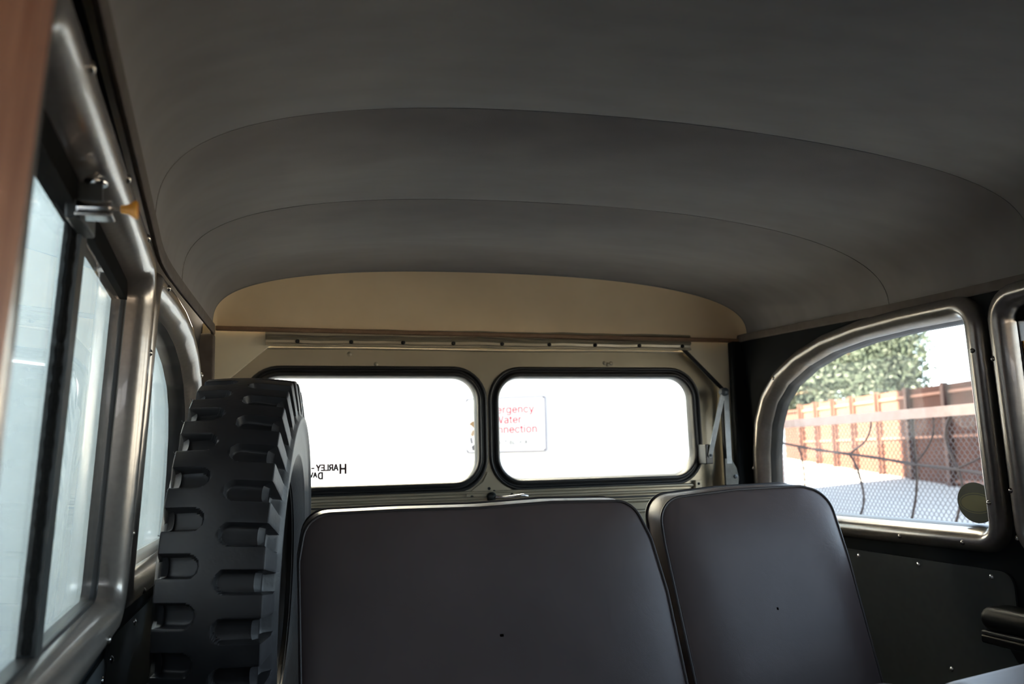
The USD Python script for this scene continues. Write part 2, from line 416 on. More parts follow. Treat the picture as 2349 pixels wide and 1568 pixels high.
# valance: the tan face between the last bow and the tailgate header
s = np.linspace(-1, 1, 121); xa, base, prof, pk = arch(2.335, s)
rows = []
for t in np.linspace(0, 1, 9):
    ztop = base + (pk - base) * prof; zb = 0.333 - 0.012 * ((xa - 0.0) / 1.43)
    x = xa * (1 - t) + t * np.clip(xa, -0.058, 1.436)
    rows.append(np.c_[x, np.full(121, 2.335 + (0.052 * t + 0.012 * math.sin(math.pi * t))), ztop * (1 - t) + np.minimum(zb, ztop) * t])
rows = np.array(rows); back = rows.copy(); back[..., 1] += 0.006
n = rows.shape[0] * 121; i, j = np.meshgrid(np.arange(8), np.arange(120), indexing='ij'); a = (i * 121 + j).ravel(); q4 = np.stack([a, a + 1, a + 122, a + 121], -1)
val = part(ceil, 'valance', (np.vstack([rows.reshape(-1, 3), back.reshape(-1, 3)]), np.vstack([q4, q4[:, ::-1] + n])), 'valance', smooth=60, label='tan cloth valance above the tailgate')
xs = np.linspace(-0.062, 1.438, 50)
bind = np.c_[xs, np.full(50, 2.381), 0.330 - 0.012 * xs / 1.43]
pr6 = np.array([[0, 0.006], [-0.005, 0.004], [-0.006, 0], [-0.005, -0.004], [0, -0.006], [0.006, -0.006], [0.006, 0.006]])
v = np.array([[p + np.array([0, c[0], c[1]]) for c in pr6] for p in bind]).reshape(-1, 3); m = len(pr6)
i, j = np.meshgrid(np.arange(49), np.arange(m), indexing='ij'); j2 = (j + 1) % m
part(val, 'edge_binding', (v, np.stack([i * m + j, (i + 1) * m + j, (i + 1) * m + j2, i * m + j2], -1).reshape(-1, 4)), 'binding', smooth=40)

# steel roof skin above the cloth
sk = []
for y in np.linspace(FRONT - 0.05, 2.46, 24):
    x, base, prof, pk = arch(float(min(y, 2.335)), np.linspace(-1, 1, 61)); c = x.mean()
    sk.append(np.c_[c + (x - c) * 1.06, np.full(61, y), base + 0.03 + (pk - base + 0.035) * prof])
sk = np.array(sk); i, j = np.meshgrid(np.arange(23), np.arange(60), indexing='ij'); a = (i * 61 + j).ravel()
q4 = np.stack([a, a + 1, a + 62, a + 61], -1); nn_ = 24 * 61; s2 = sk.copy(); s2[..., 2] += 0.004
roof = thing('roof', 'steel roof skin over the cloth headliner of the vehicle', 'roof', kind='structure')
part(roof, 'roof_skin', (np.vstack([sk.reshape(-1, 3), s2.reshape(-1, 3)]), np.vstack([q4[:, ::-1], q4 + nn_])), 'post_paint', smooth=60)

# ------------------------------------------------------------------ floor, front bulkhead
fl = thing('floor', 'black rubber mat floor of the vehicle', 'floor', kind='structure')
part(fl, 'floor_plate', box((-0.25, FRONT, FLOOR - 0.04), (1.62, 2.42, FLOOR)), 'floor_mat')
wf = thing('wall_front', 'dark bulkhead and windscreen posts ahead of the front seats', 'wall', kind='structure')
part(wf, 'bulkhead', box((-0.22, FRONT - 0.04, FLOOR), (1.58, FRONT, 0.06)), 'body_black')
part(wf, 'header', box((-0.20, FRONT - 0.05, 0.17), (1.56, FRONT - 0.01, 0.62)), 'body_black')
part(wf, 'windscreen_post', box((0.655, FRONT - 0.04, 0.06), (0.705, FRONT, 0.17)), 'body_black')

# ------------------------------------------------------------------ side windows


def window(num, outline, warp, label, glass_h, lining, n=180):
    w = thing(f'window_{num}', label, 'window', kind='structure')
    part(w, 'garnish_frame', loop_sweep(outline, FRAME, warp, n), 'pewter', smooth=True, label='rounded pewter coloured metal garnish frame')
    part(w, 'rubber_lining', loop_sweep(outline, lining, warp, n), 'rubber', smooth=40, label='black rubber channel around the glass')
    return w


LINING = [(0.0480, -0.004), (0.0495, -0.004), (0.0508, -0.006), (0.052, -0.012), (0.0535, -0.018), (0.0545, -0.024), (0.0545, -0.040), (0.040, -0.040)]
DEEP = [(0.0495, -0.0060), (0.0510, -0.0065), (0.0522, -0.0080), (0.0530, -0.0105), (0.0530, -0.026), (0.047, -0.026)]
win_lf = window(1, slider, on_left, 'sliding side window at the left edge, two panes with a dark meeting bar', -0.045, DEEP)
win_lq = window(2, quarter, on_left, 'curved rear quarter window behind the spare tyre', -0.035, LINING)
win_rq = window(3, quarter, on_right, 'curved rear quarter window facing the rust red fence', -0.035, LINING)
win_rf = window(4, slider, on_right, 'pewter framed side window cut off by the right picture edge', -0.045, DEEP)
for w, wp in ((win_lq, on_left), (win_rq, on_right)):
    part(w, 'pane', slab(quarter.buffer(-0.050), -0.030, -0.026, wp, 0.07), 'pane', smooth=30)
mid = 1.115 if True else 0
for w, wp, c in ((win_lf, on_left, 1.055), (win_rf, on_right, 1.0)):
    inner = slider.buffer(-0.0495)
    part(w, 'pane', slab(inner.intersection(Polygon([(0, -1), (c + 0.012, -1), (c + 0.012, 1), (0, 1)])), -0.0215, -0.0185, wp, 0.08), 'pane', smooth=30, label='front sliding pane')
    part(w, 'pane', slab(inner.intersection(Polygon([(c - 0.012, -1), (2, -1), (2, 1), (c - 0.012, 1)])), -0.0140, -0.0110, wp, 0.08), 'pane', smooth=30, label='rear sliding pane')
    bar = Polygon([(c - 0.015, -0.205), (c + 0.018, -0.205), (c + 0.018, 0.30), (c - 0.015, 0.30)]).intersection(slider.buffer(-0.046))
    part(w, 'meeting_bar', slab(bar, -0.026, -0.008, wp, 0.08), 'dark_steel', label='dark meeting bar of the sliding panes')
    top_ch = Polygon([(0.62, 0.352 - 0.044), (0.62, 0.352 - 0.078), (1.46, 0.313 - 0.074), (1.46, 0.313 - 0.044)]).intersection(slider.buffer(-0.046))
    part(w, 'top_channel', slab(top_ch, -0.027, -0.006, wp, 0.08), 'felt', label='black channel along the head of the window')
    zz = np.linspace(-0.19, 0.255, 70)
    fuzz = wp(np.full(70, c - 0.016) + rng.normal(0, 0.0009, 70), zz, np.full(70, -0.017))
    part(w, 'felt_strip', tube(fuzz, 0.0045 + rng.uniform(-0.001, 0.001, 70), 6), 'felt', label='ragged black felt strip')
# tilted inner sash of the rear quarter windows (thin dark bars seen across the left one)
for w, wp, pts in ((win_lf, on_left, [(1.30, 0.303), (1.053, 0.312), (0.784, 0.325), (1.473, 0.165), (1.477, -0.105), (1.298, -0.226), (0.95, -0.226)]),
                   (win_rf, on_right, [(1.475, 0.168), (1.477, -0.098), (1.30, -0.226), (1.28, 0.302), (1.0, 0.315)]),
                   (win_rq, on_right, [(1.62, -0.213), (1.80, -0.213), (2.0, -0.213), (2.343, -0.06), (1.525, 0.19), (1.536, -0.125), (2.20, 0.19)]),
                   (win_lq, on_left, [(1.62, 0.292), (2.20, 0.195), (1.66, -0.213), (1.95, -0.213), (2.30, 0.09), (2.34, -0.06)])):
    for y, z in pts:
        # height of the garnish at that spot follows its rounded section
        d = (slider if w in (win_lf, win_rf) else quarter).exterior.distance(Polygon([(y, z), (y + 1e-5, z), (y, z + 1e-5)]).centroid)
        part(w, 'screw', dome_screw(wp, y, z, float(np.interp(d, [f[0] for f in FRAME[1:]], [f[1] for f in FRAME[1:]])) - 0.0005), 'screw', smooth=50)
zz = np.linspace(-0.15, 0.20, 80)
part(win_rf, 'felt_strip', tube(on_right(np.full(80, 1.434) + rng.normal(0, 0.0006, 80), zz, np.full(80, -0.012)), 0.0032 + rng.uniform(-0.001, 0.001, 80), 6), 'felt_sunlit', label='black felt strip in the window channel with orange sunlight painted on')
# round sticker on the right quarter glass
dk = thing('round_sticker', 'round olive sticker in the lower corner of the quarter window facing the fence', 'sticker', base=(1.55, 1.60, -0.13))
cc = (1.625, -0.131)
disc = affinity.scale(Polygon([(math.cos(a), math.sin(a)) for a in np.linspace(0, 2 * math.pi, 49)[:-1]]), 0.050, 0.044, origin=(0, 0))
disc = affinity.translate(disc, *cc).intersection(quarter.buffer(-0.052))
part(dk, 'backing', slab(disc, -0.0255, -0.0248, on_right, 0.03), 'decal', smooth=False)
band = affinity.translate(affinity.scale(Polygon([(math.cos(a), math.sin(a)) for a in np.linspace(0, 2 * math.pi, 49)[:-1]]), 0.040, 0.018, origin=(0, 0)), cc[0], cc[1] - 0.001)
part(dk, 'band', slab(band.intersection(disc), -0.0250, -0.0243, on_right, 0.03), 'decal_band', smooth=False)
ring = affinity.translate(affinity.scale(Polygon([(math.cos(a), math.sin(a)) for a in np.linspace(0, 2 * math.pi, 49)[:-1]]), 0.045, 0.0225, origin=(0, 0)), cc[0], cc[1] - 0.001).difference(band.buffer(0.0025))
part(dk, 'ring', slab(ring.intersection(disc), -0.0250, -0.0244, on_right, 0.03), 'decal_band', smooth=False)

tp = thing('trim_2', 'copper brown added pillar cover, its colour imitating a reflection on the window frame, at the left picture edge, close to the camera', 'trim', kind='structure')  # added over the frame leg, coloured to imitate its orange reflection
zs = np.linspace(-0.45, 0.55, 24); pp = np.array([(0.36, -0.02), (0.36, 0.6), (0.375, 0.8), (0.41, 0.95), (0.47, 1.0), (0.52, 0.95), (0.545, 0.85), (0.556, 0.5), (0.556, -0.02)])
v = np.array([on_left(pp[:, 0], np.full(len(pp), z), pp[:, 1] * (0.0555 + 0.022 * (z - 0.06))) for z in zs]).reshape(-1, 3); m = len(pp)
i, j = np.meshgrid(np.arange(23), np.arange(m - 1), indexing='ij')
part(tp, 'added_cover', (v, np.stack([i * m + j, i * m + j + 1, (i + 1) * m + j + 1, (i + 1) * m + j], -1).reshape(-1, 4)), 'copper', smooth=True)

# ------------------------------------------------------------------ window latch with amber knob
lt = thing('window_latch', 'chrome latch with amber knob on the left sliding window', 'latch', base=(-0.15, 0.97, 0.2545))
o = np.array([-0.159, 0.97, 0.2545])
part(lt, 'barrel', lathe([(0.0, 0.0), (0.0072, 0.0), (0.0082, 0.002), (0.0082, 0.03), (0.0074, 0.0325), (0.003, 0.0335), (0, 0.0335)], (1, -0.02, 0.0), o, 28), 'chrome', smooth=40)
part(lt, 'flange', rbox((-0.16, 0.95801, 0.244), (-0.125, 0.984, 0.248), 0.0019), 'chrome')
part(lt, 'spindle', lathe([(0.0, 0.032), (0.0019, 0.032), (0.0019, 0.046), (0, 0.046)], (1, -0.02, 0.0), o, 14), 'screw')
part(lt, 'knob', lathe([(0.0, 0.0405), (0.004, 0.0405), (0.0044, 0.0435), (0.0052, 0.047), (0.0075, 0.051), (0.0099004, 0.0542), (0.0099004, 0.056), (0.008, 0.0572), (0, 0.0576)], (1, -0.02, 0.0), o, 30), 'amber', smooth=40, label='flared amber plastic knob')
part(lt, 'bracket', rbox((-0.158, 0.96497, 0.26), (-0.136, 0.97503, 0.28), 0.002), 'dark_steel')
part(lt, 'cap', lathe([(0.0, -0.001), (0.01, -0.001), (0.0115, 0.001), (0.0115, 0.004), (0.0092004, 0.0075), (0.0044, 0.0093001), (0, 0.0097)], (0, 0, 1), (-0.142, 0.96799, 0.2785), 28), 'chrome', smooth=40)
part(lt, 'cap_screw', lathe([(0.0, 0.0), (0.0026, 0.0), (0.0026, 0.003), (0, 0.0045)], (0, 0, 1), (-0.142, 0.96799, 0.2878), 12), 'screw')
part(lt, 'mounting_plate', rbox((-0.171, 0.972, 0.2440), (-0.155, 1.062, 0.2640), 0.003), 'dark_steel')

# ------------------------------------------------------------------ rear wall round the tailgate opening
opening = Polygon([(-0.058, FLOOR - 0.1), (-0.058, 0.178), (0.085, 0.303), (1.251, 0.303), (1.383, 0.176), (1.383, FLOOR - 0.1)])
rear = Polygon([(-0.17, FLOOR), (1.51, FLOOR), (1.44, 0.345), (-0.10, 0.345)]).difference(opening)
wr = thing('wall_rear', 'painted rear body frame with corner gussets around the tailgate opening', 'wall', kind='structure')
part(wr, 'body_frame', slab(rear, -0.028, 0.0, on_rear, 0.12), 'post_paint', smooth=30)
part(wr, 'weatherstrip', tube(np.array([(0.085, 2.404, 0.300), (1.249, 2.404, 0.300), (1.378, 2.404, 0.176), (1.378, 2.404, FLOOR + 0.02)]), 0.007, 8), 'rubber', smooth=False)
for xa_, xb_, nm in ((1.398, 1.46, 'corner_post'), (-0.13, -0.063, 'corner_post')):
    part(wr, nm, rbox((xa_, 2.372, FLOOR + 0.002), (xb_, 2.398, 0.316), 0.008), 'body_black' if xa_ > 0 else 'hem')
tr = thing('trim_1', 'ridged metal header rail with dark screw holes under the tan valance', 'trim', kind='structure')
hp = np.array([(0.0, 0.334), (0.012, 0.334), (0.015, 0.328), (0.009, 0.324), (0.009, 0.317), (0.016, 0.314), (0.019, 0.308), (0.012, 0.303), (0.011, 0.296), (0.017, 0.293), (0.017, 0.289), (0.0, 0.289)])
xs = np.linspace(0.06, 1.27, 40); wob = 0.0008 * np.sin(xs * 23) + 0.0006 * np.sin(xs * 51 + 1)
v = np.array([[(x, 2.398 - h, z + w_) for h, z in hp] for x, w_ in zip(xs, wob)]).reshape(-1, 3); m = len(hp)
i, j = np.meshgrid(np.arange(39), np.arange(m), indexing='ij'); j2 = (j + 1) % m
part(tr, 'rail', (v, np.stack([i * m + j, (i + 1) * m + j, (i + 1) * m + j2, i * m + j2], -1).reshape(-1, 4)), 'gate_paint', smooth=20)
for k in range(9):
    x = 0.14 + 0.138 * k
    part(tr, 'screw', lathe([(0.0055, -0.004), (0.0055, 0.001), (0.004, 0.0022), (0, 0.0025)], (0, -1, 0), (x, 2.385, 0.300), 12), 'hole')

# ------------------------------------------------------------------ liftgate with two windows
door = thing('door_1', 'liftgate at the rear with twin rubber framed windows', 'door', kind='structure')
win = [rounded([(0.034, -0.0715), (0.617, -0.0715), (0.617, 0.2065), (0.034, 0.2065)], 0.062), rounded([(0.683, -0.0715), (1.270, -0.0715), (1.264, 0.2065), (0.683, 0.2065)], 0.062)]
gate = Polygon([(-0.075, -0.128), (-0.075, 0.296), (1.38, 0.296), (1.38, -0.128)])
for w in win:
    gate = gate.difference(w.buffer(0.012))
part(door, 'gate_panel', slab(gate, -0.022, 0.0, on_gate, 0.12), 'gate_paint', smooth=30)
GASK = [(-0.0315, 0.000), (-0.0305, 0.005), (-0.027, 0.0075), (-0.0235, 0.0065), (-0.0205, 0.002), (-0.018, 0.001), (-0.0155, 0.004), (-0.013, 0.0105), (-0.009, 0.0125), (-0.005, 0.0105), (-0.002, 0.005), (0.0, -0.004), (0.001, -0.012), (0.001, -0.022)]
for w in win:
    g = part(door, 'window_gasket', loop_sweep(w, GASK, on_gate, 150), 'rubber', smooth=True, label='black double bead rubber window gasket')
    part(door, 'pane', slab(w.buffer(0.002), -0.016, -0.012, on_gate, 0.15), 'pane', smooth=30)
for z0, hh in ((-0.1035, 0.010), (-0.119, 0.014)):
    xs2 = np.array([-0.06, 1.30]) if z0 > -0.11 else np.array([-0.06, 1.385])
    pts = np.c_[np.linspace(*xs2, 30), np.full(30, 2.435 - hh * 0.35), np.full(30, z0 * GS)]
    part(door, 'lower_bead', tube(pts, 0.0052, 8), 'gate_paint', smooth=True)
part(door, 'top_fold', tube(np.c_[np.linspace(0.05, 1.28, 40), 2.432 + 0.001 * np.sin(np.linspace(0, 14, 40)), 0.287 + 0.0012 * np.sin(np.linspace(0, 9, 40))], 0.0030, 8), 'gate_paint', smooth=True)
for x, z in ((0.275, 0.270), (0.345, 0.243), (1.01, 0.246), (1.0, 0.250), (1.02, 0.249)):
    part(door, 'dimple', lathe([(0.008, -0.002), (0.006, 0.0015), (0.002, 0.0028), (0, 0.003)], (0, -1, 0), (x * GS, 2.436, z * GS), 12), 'gate_paint', smooth=True)
lp = rounded([(0.585, -0.124), (0.725, -0.124), (0.725, -0.108), (0.668, -0.075), (0.655, -0.05), (0.645, -0.05), (0.632, -0.075), (0.585, -0.108)], 0.004)
part(door, 'latch_plate', slab(lp, 0.0, 0.006, on_gate, 0.1), 'gate_paint')
for x, z in ((0.600, -0.1145), (0.712, -0.112), (0.648, -0.094), (0.662, -0.102)):
    part(door, 'screw', lathe([(0.0042, 0), (0.0042, 0.0075), (0, 0.0078)], (0, -1, 0), (x * GS, 2.435, z * GS), 12), 'hole')
part(door, 'latch_boss', lathe([(0.013, 0.004), (0.013, 0.016), (0.010, 0.021), (0.004, 0.024), (0, 0.024)], (0.15, -1, 0.1), (0.662, 2.435, -0.119), 20), 'dark_steel', smooth=40)
hd = part(door, 'latch_handle', tube(np.array([(0.672, 2.412, -0.119), (0.692, 2.405, -0.120), (0.72, 2.402, -0.1185), (0.745, 2.402, -0.116), (0.762, 2.405, -0.118)]), np.array([0.005, 0.0045, 0.005, 0.0055, 0.003]), 10), 'chrome', smooth=True, label='chrome latch handle')
for x in (1.293,):
    part(door, 'clip', rbox((x - 0.010, 2.418, -0.116), (x + 0.010, 2.437, -0.092), 0.002), 'post_paint')
    part(door, 'screw', lathe([(0.004, 0), (0.004, 0.002), (0, 0.003)], (0, -1, 0), (x, 2.419, -0.102), 12), 'hole')
tg = thing('door_2', 'lower tailgate behind the seats, under the liftgate', 'door', kind='structure')
part(tg, 'sealing_lip', slab(Polygon([(-0.075, -0.17), (1.38, -0.17), (1.38, -0.105), (-0.075, -0.105)]), -0.045, -0.024, on_gate, 0.3), 'rubber')
part(tg, 'tailgate_panel', slab(Polygon([(-0.075, FLOOR), (1.38, FLOOR), (1.38, -0.134), (-0.075, -0.134)]), -0.022, 0.0, on_gate, 0.2), 'gate_paint')
for z0, r0 in ((-0.142, 0.006), (-0.172, 0.006)):
    part(tg, 'bead', tube(np.c_[np.linspace(-0.05, 1.38, 30), np.full(30, 2.433), np.full(30, z0 * GS)], r0, 8), 'gate_paint', smooth=True)

# mirrored lettering stuck on the outside of the left tailgate pane
dec = thing('window_lettering', 'dark maroon lettering on the left tailgate pane, reading mirrored from inside', 'sticker', base=(0.2, 2.452, -0.035))


def word(text, h, bold=True):
    m = meshkit.text_mesh(text, h, 0.0006, bold); return mesh_arrays(m)


def mirrored(pieces, x_right_edge, z_base, y):
    """pieces: (text, cap height); laid out to the left from the right edge, mirrored; all share a top line."""
    top = max(h for _, h in pieces); x = x_right_edge; out = []
    for t, h in pieces:
        v, f = word(t, h); w = v[:, 0].max() * 0.84
        for k, (dx, dz) in enumerate(((0, 0), (0.0007, 0.0004), (-0.0007, -0.0004), (0.0007, -0.0004), (-0.0007, 0.0004))):
            out.append((np.c_[x - v[:, 0] * 0.84 + dx, y + v[:, 2] + 0.0001 * k, z_base + (top - h) + v[:, 1] + dz], f[:, ::-1]))
        x -= w + h * 0.12
    return cat_(*out)


part(dec, 'lettering', mirrored([('H', 0.0245), ('ARLEY', 0.0160), ('-', 0.0160)], 0.2745, -0.0435, 2.4522), 'letters', smooth=False)
part(dec, 'lettering', mirrored([('D', 0.0175), ('AVIDSON', 0.0125)], 0.2125, -0.0565, 2.4522), 'letters', smooth=False)

# ------------------------------------------------------------------ folding stay on the right of the liftgate
st = thing('folding_stay', 'jointed steel support stay at the right of the liftgate', 'stay', base=(1.36, 2.37, -0.05))


def strap(p, q_, w, t, r=0.002):
    p, q_ = np.asarray(p, float), np.asarray(q_, float); d = (q_ - p) / np.linalg.norm(q_ - p); side = np.cross(d, [0, -1, 0]); side /= np.linalg.norm(side)
    n = 9; ang = np.linspace(0, np.pi, n); out = []
    for c, s0 in ((q_, 1), (p, -1)):
        for a in ang:
            out.append(c + w / 2 * (math.cos(a) * side * s0 + math.sin(a) * d * s0))
    o_ = np.array(out); m = len(o_); b = o_ + np.array([0, t, 0]); v = np.vstack([o_, b, p[None], (p + [0, t, 0])[None]])
    k = np.arange(m); k2 = (k + 1) % m
    f = np.vstack([np.c_[k, k2, k2 + m], np.c_[k, k2 + m, k + m], np.c_[np.full(m, 2 * m), k2, k], np.c_[np.full(m, 2 * m + 1), k + m, k2 + m]])
    return v, f


part(st, 'lower_arm', strap((1.352, 2.352, 0.160), (1.311, 2.372, -0.020), 0.014, 0.004), 'steel')
part(st, 'body_arm', strap((1.366, 2.360, 0.158), (1.366, 2.362, -0.045), 0.016, 0.004), 'steel')
part(st, 'pivot', lathe([(0.0, -0.014), (0.012, -0.014), (0.012, 0.004), (0.009, 0.007), (0.005, 0.010), (0, 0.011)], (0, -1, 0), (1.356, 2.352, 0.163), 18), 'steel')
part(st, 'gate_bracket', rbox((1.298, 2.376, -0.045), (1.322, 2.434, 0.012), 0.003), 'rubber')
bp = rounded([(1.352, -0.13), (1.352, -0.03), (1.372, -0.03), (1.388, -0.058), (1.394, -0.085), (1.390, -0.12), (1.384, -0.13)], 0.004)
part(st, 'body_bracket', slab(bp, 0.030, 0.038, on_rear, 0.1), 'dark_steel')
part(st, 'bolt', lathe([(0.006, 0), (0.006, 0.004), (0, 0.006)], (0, -1, 0), (1.384, 2.362, -0.083), 10), 'steel')
part(st, 'bolt', lathe([(0.004, 0), (0.004, 0.004), (0, 0.006)], (0, -1, 0), (1.311, 2.372, -0.020), 10), 'steel')

# ------------------------------------------------------------------ lower side trim panels
def side_card(name, label, pts, warp, screws, parent_mat='card'):
    t = thing(name, label, 'panel', base=warp(np.array([pts[0][0]]), np.array([pts[0][1]]), np.array([0.0]))[0])
    part(t, 'board', slab(rounded(pts, 0.03), 0.001, 0.006, warp, 0.10), parent_mat, smooth=30)
    for y, z in screws:
        part(t, 'screw', dome_screw(warp, y, z, 0.006, 0.0065), 'chrome', smooth=50)


side_card('side_board', 'charcoal trim board with chrome screws under the window facing the fence', [(1.535, -0.56), (1.525, -0.268), (2.30, -0.258), (2.30, -0.60), (1.62, -0.60)], on_right,
          [(1.58, -0.282), (1.78, -0.277), (1.975, -0.276), (2.16, -0.276), (1.722, -0.50)])
side_card('side_board', 'charcoal trim board beside the spare tyre under the rear quarter window', [(1.525, -0.60), (1.525, -0.268), (2.30, -0.258), (2.30, -0.60)], on_left,
          [(1.555, -0.30), (1.75, -0.277), (1.95, -0.276), (1.56, -0.45)])
side_card('side_board', 'charcoal trim board under the left sliding window with the amber latch', [(0.55, -0.60), (0.55, -0.285), (1.505, -0.283), (1.505, -0.60)], on_left,
          [(1.485, -0.315), (1.25, -0.30), (1.0, -0.30), (0.75, -0.30)])
for y, z in ((1.506, -0.196),):
    part(wall_r, 'screw', dome_screw(on_right, y, z, 0.0, 0.0065), 'chrome', smooth=50)
part(wall_l, 'screw', dome_screw(on_left, 1.512, -0.2, 0.0, 0.006), 'chrome', smooth=50)
part(wall_l, 'screw', dome_screw(on_left, 1.506, -0.27, 0.0, 0.005), 'chrome', smooth=50)

# ------------------------------------------------------------------ arm rest on the right wall
ar = thing('arm_rest', 'black padded arm rest on the right wall below the window', 'arm rest', base=(1.49, 1.25, -0.40))
part(ar, 'pad', rbox((1.437, 0.95, -0.377), (1.522, 1.545, -0.330), 0.022, 20), 'arm_pad', smooth=True)
part(ar, 'groove_bead', rbox((1.441, 0.955, -0.385), (1.522, 1.540, -0.376), 0.004), 'dark_steel', smooth=True)
part(ar, 'base', rbox((1.440, 0.953, -0.402), (1.522, 1.542, -0.384), 0.006), 'arm_pad', smooth=40)
wedge = m3.Manifold.hull_points([(1.528, 1.20, -0.395), (1.528, 1.52, -0.395), (1.455, 1.20, -0.395), (1.455, 1.49, -0.395), (1.533, 1.20, -0.58), (1.533, 1.42, -0.58), (1.50, 1.20, -0.58), (1.50, 1.40, -0.58)])
part(ar, 'bracket', wedge, 'arm_pad')

# ------------------------------------------------------------------ seats
TILT = math.atan(0.36)
SU, SN = np.array([0, math.sin(TILT), math.cos(TILT)]), np.array([0, -math.cos(TILT), math.sin(TILT)])


def seat_back(outline, thick, bulge, origin, n=200, taper=0.0):
    """outline: shapely polygon in (x, v); v up along the reclined face. Returns cushion mesh and the two welt loops."""
    p = resample(outline, n); c = np.array([outline.bounds[0] + outline.bounds[2], outline.bounds[1] + outline.bounds[3]]) / 2
    rows = []
    def ring(sx, w, mul=1.0):
        qd = c + (p - c) * sx
        return np.asarray(origin) + np.c_[qd[:, 0], np.zeros(n), np.zeros(n)] + np.outer(qd[:, 1], SU) + np.outer(np.maximum(np.broadcast_to(w, n), 0), SN) + np.outer(np.minimum(np.broadcast_to(w, n), 0), [0, -1.0, -0.10])
    for sx in (0.02, 0.4, 0.75, 0.92, 0.975):
        rows.append(ring(sx, -thick))
    rows.append(ring(0.992 - taper, -thick + 0.002)); rows.append(ring(1.0 - taper, -thick + 0.010))
    for t in (0.2, 0.4, 0.6, 0.8):
        rows.append(ring(1.0 - taper * (1 - t) + 0.010 * math.sin(math.pi * t), -thick + 0.01 + (thick - 0.012) * t))
    rows.append(ring(1.0, -0.002))
    for sx in (0.992, 0.975, 0.95, 0.91, 0.86, 0.79, 0.70, 0.58, 0.44, 0.28, 0.12, 0.01):
        f = 1 - sx ** 5
        ph = meshkit.noise(np.c_[p * sx * 3.1, np.full(n, 3.0)], 5) - 0.5
        rows.append(ring(sx, bulge * (f ** 0.8) + 0.004 * ph * (1 - sx ** 8)))
    v = np.vstack(rows); m = len(rows); i, j = np.meshgrid(np.arange(m - 1), np.arange(n), indexing='ij'); j2 = (j + 1) % n
    f = np.stack([i * n + j, i * n + j2, (i + 1) * n + j2, (i + 1) * n + j], -1).reshape(-1, 4)
    front = ring(1.002, 0.001); rear_ = ring(1.0 - taper + 0.002, -thick + 0.006)
    return (v, f), front, rear_


def make_seat(name, label, pts, rad, thick, bulge, x0, x1, taper=0.0):
    o_ = (0, 1.80, -0.10)
    s_ = thing(name, label, 'seat', base=((x0 + x1) / 2, 1.55, FLOOR))
    out = rounded(pts, rad)
    cush, wf_, wb_ = seat_back(out, thick, bulge, o_, taper=taper)
    b = part(s_, 'backrest', cush, 'vinyl', smooth=True, label='smooth dark vinyl backrest')
    part(b, 'front_piping', tube(wf_, 0.0031, 8, closed=True), 'welt', smooth=True)
    part(b, 'rear_piping', tube(wb_, 0.0031, 8, closed=True), 'welt', smooth=True)
    part(s_, 'seat_cushion', rbox((x0, 1.16, -0.565), (x1, 1.63, -0.475), 0.04, 20), 'vinyl', smooth=True)
    part(s_, 'seat_base', rbox((x0 + 0.03, 1.20, FLOOR), (x1 - 0.03, 1.64, -0.555), 0.008), 'dark_steel')
    for xx in (x0 + 0.07, x1 - 0.07):
        part(s_, 'hinge_bar', strap((xx, 1.60, -0.60), (xx, 1.72, -0.36), 0.03, 0.006), 'dark_steel')


make_seat('double_seat', 'wide dark vinyl bench seat beside the spare tyre', [(0.1085, -0.52), (0.1085, -0.10), (0.125, -0.010), (0.30, -0.008), (0.47, -0.010), (0.62, -0.004), (0.80, -0.008), (0.828, -0.09), (0.842, -0.20), (0.850, -0.52)], 0.052, 0.088, 0.017, 0.12, 0.845, taper=0.012)
make_seat('single_seat', 'narrow dark vinyl seat in front of the folding stay', [(0.870, -0.52), (0.858, -0.10), (0.862, -0.008), (1.05, 0.007), (1.22, 0.010), (1.285, -0.008), (1.292, -0.15), (1.288, -0.52)], 0.06, 0.085, 0.020, 0.87, 1.288, taper=0.012)

fs = thing('front_seat', 'blue grey seat back corner at the lower right picture edge', 'seat', base=(1.2, 0.9, FLOOR))
part(fs, 'backrest', m3.Manifold.batch_hull([m3.Manifold.sphere(r, 28).translate([x, y, z]) for x, z, r in ((0.975, -0.385, 0.055), (1.20, -0.357, 0.05), (1.38, -0.357, 0.05), (0.97, -0.56, 0.055), (1.38, -0.56, 0.055)) for y in (1.025, 1.075)]), 'vinyl', smooth=True)
part(fs, 'seat_cushion', rbox((0.915, 0.45, -0.58), (1.49, 1.0, -0.47), 0.045, 20), 'vinyl', smooth=True)
part(fs, 'seat_base', rbox((0.95, 0.50, FLOOR), (1.46, 1.02, -0.56), 0.01), 'dark_steel')

# ------------------------------------------------------------------ spare wheel
TC = np.array([0.014, 1.854, -0.244]); TYAW, TLEAN, TR, TW = 0.146, 0.038, 0.397, 0.16
axle = np.array([math.cos(TYAW) * math.cos(TLEAN), -math.sin(TYAW) * math.cos(TLEAN), -math.sin(TLEAN)])
tf = np.array([math.sin(TYAW), math.cos(TYAW), 0.0]); tu = np.cross(axle, tf)
NV = 35


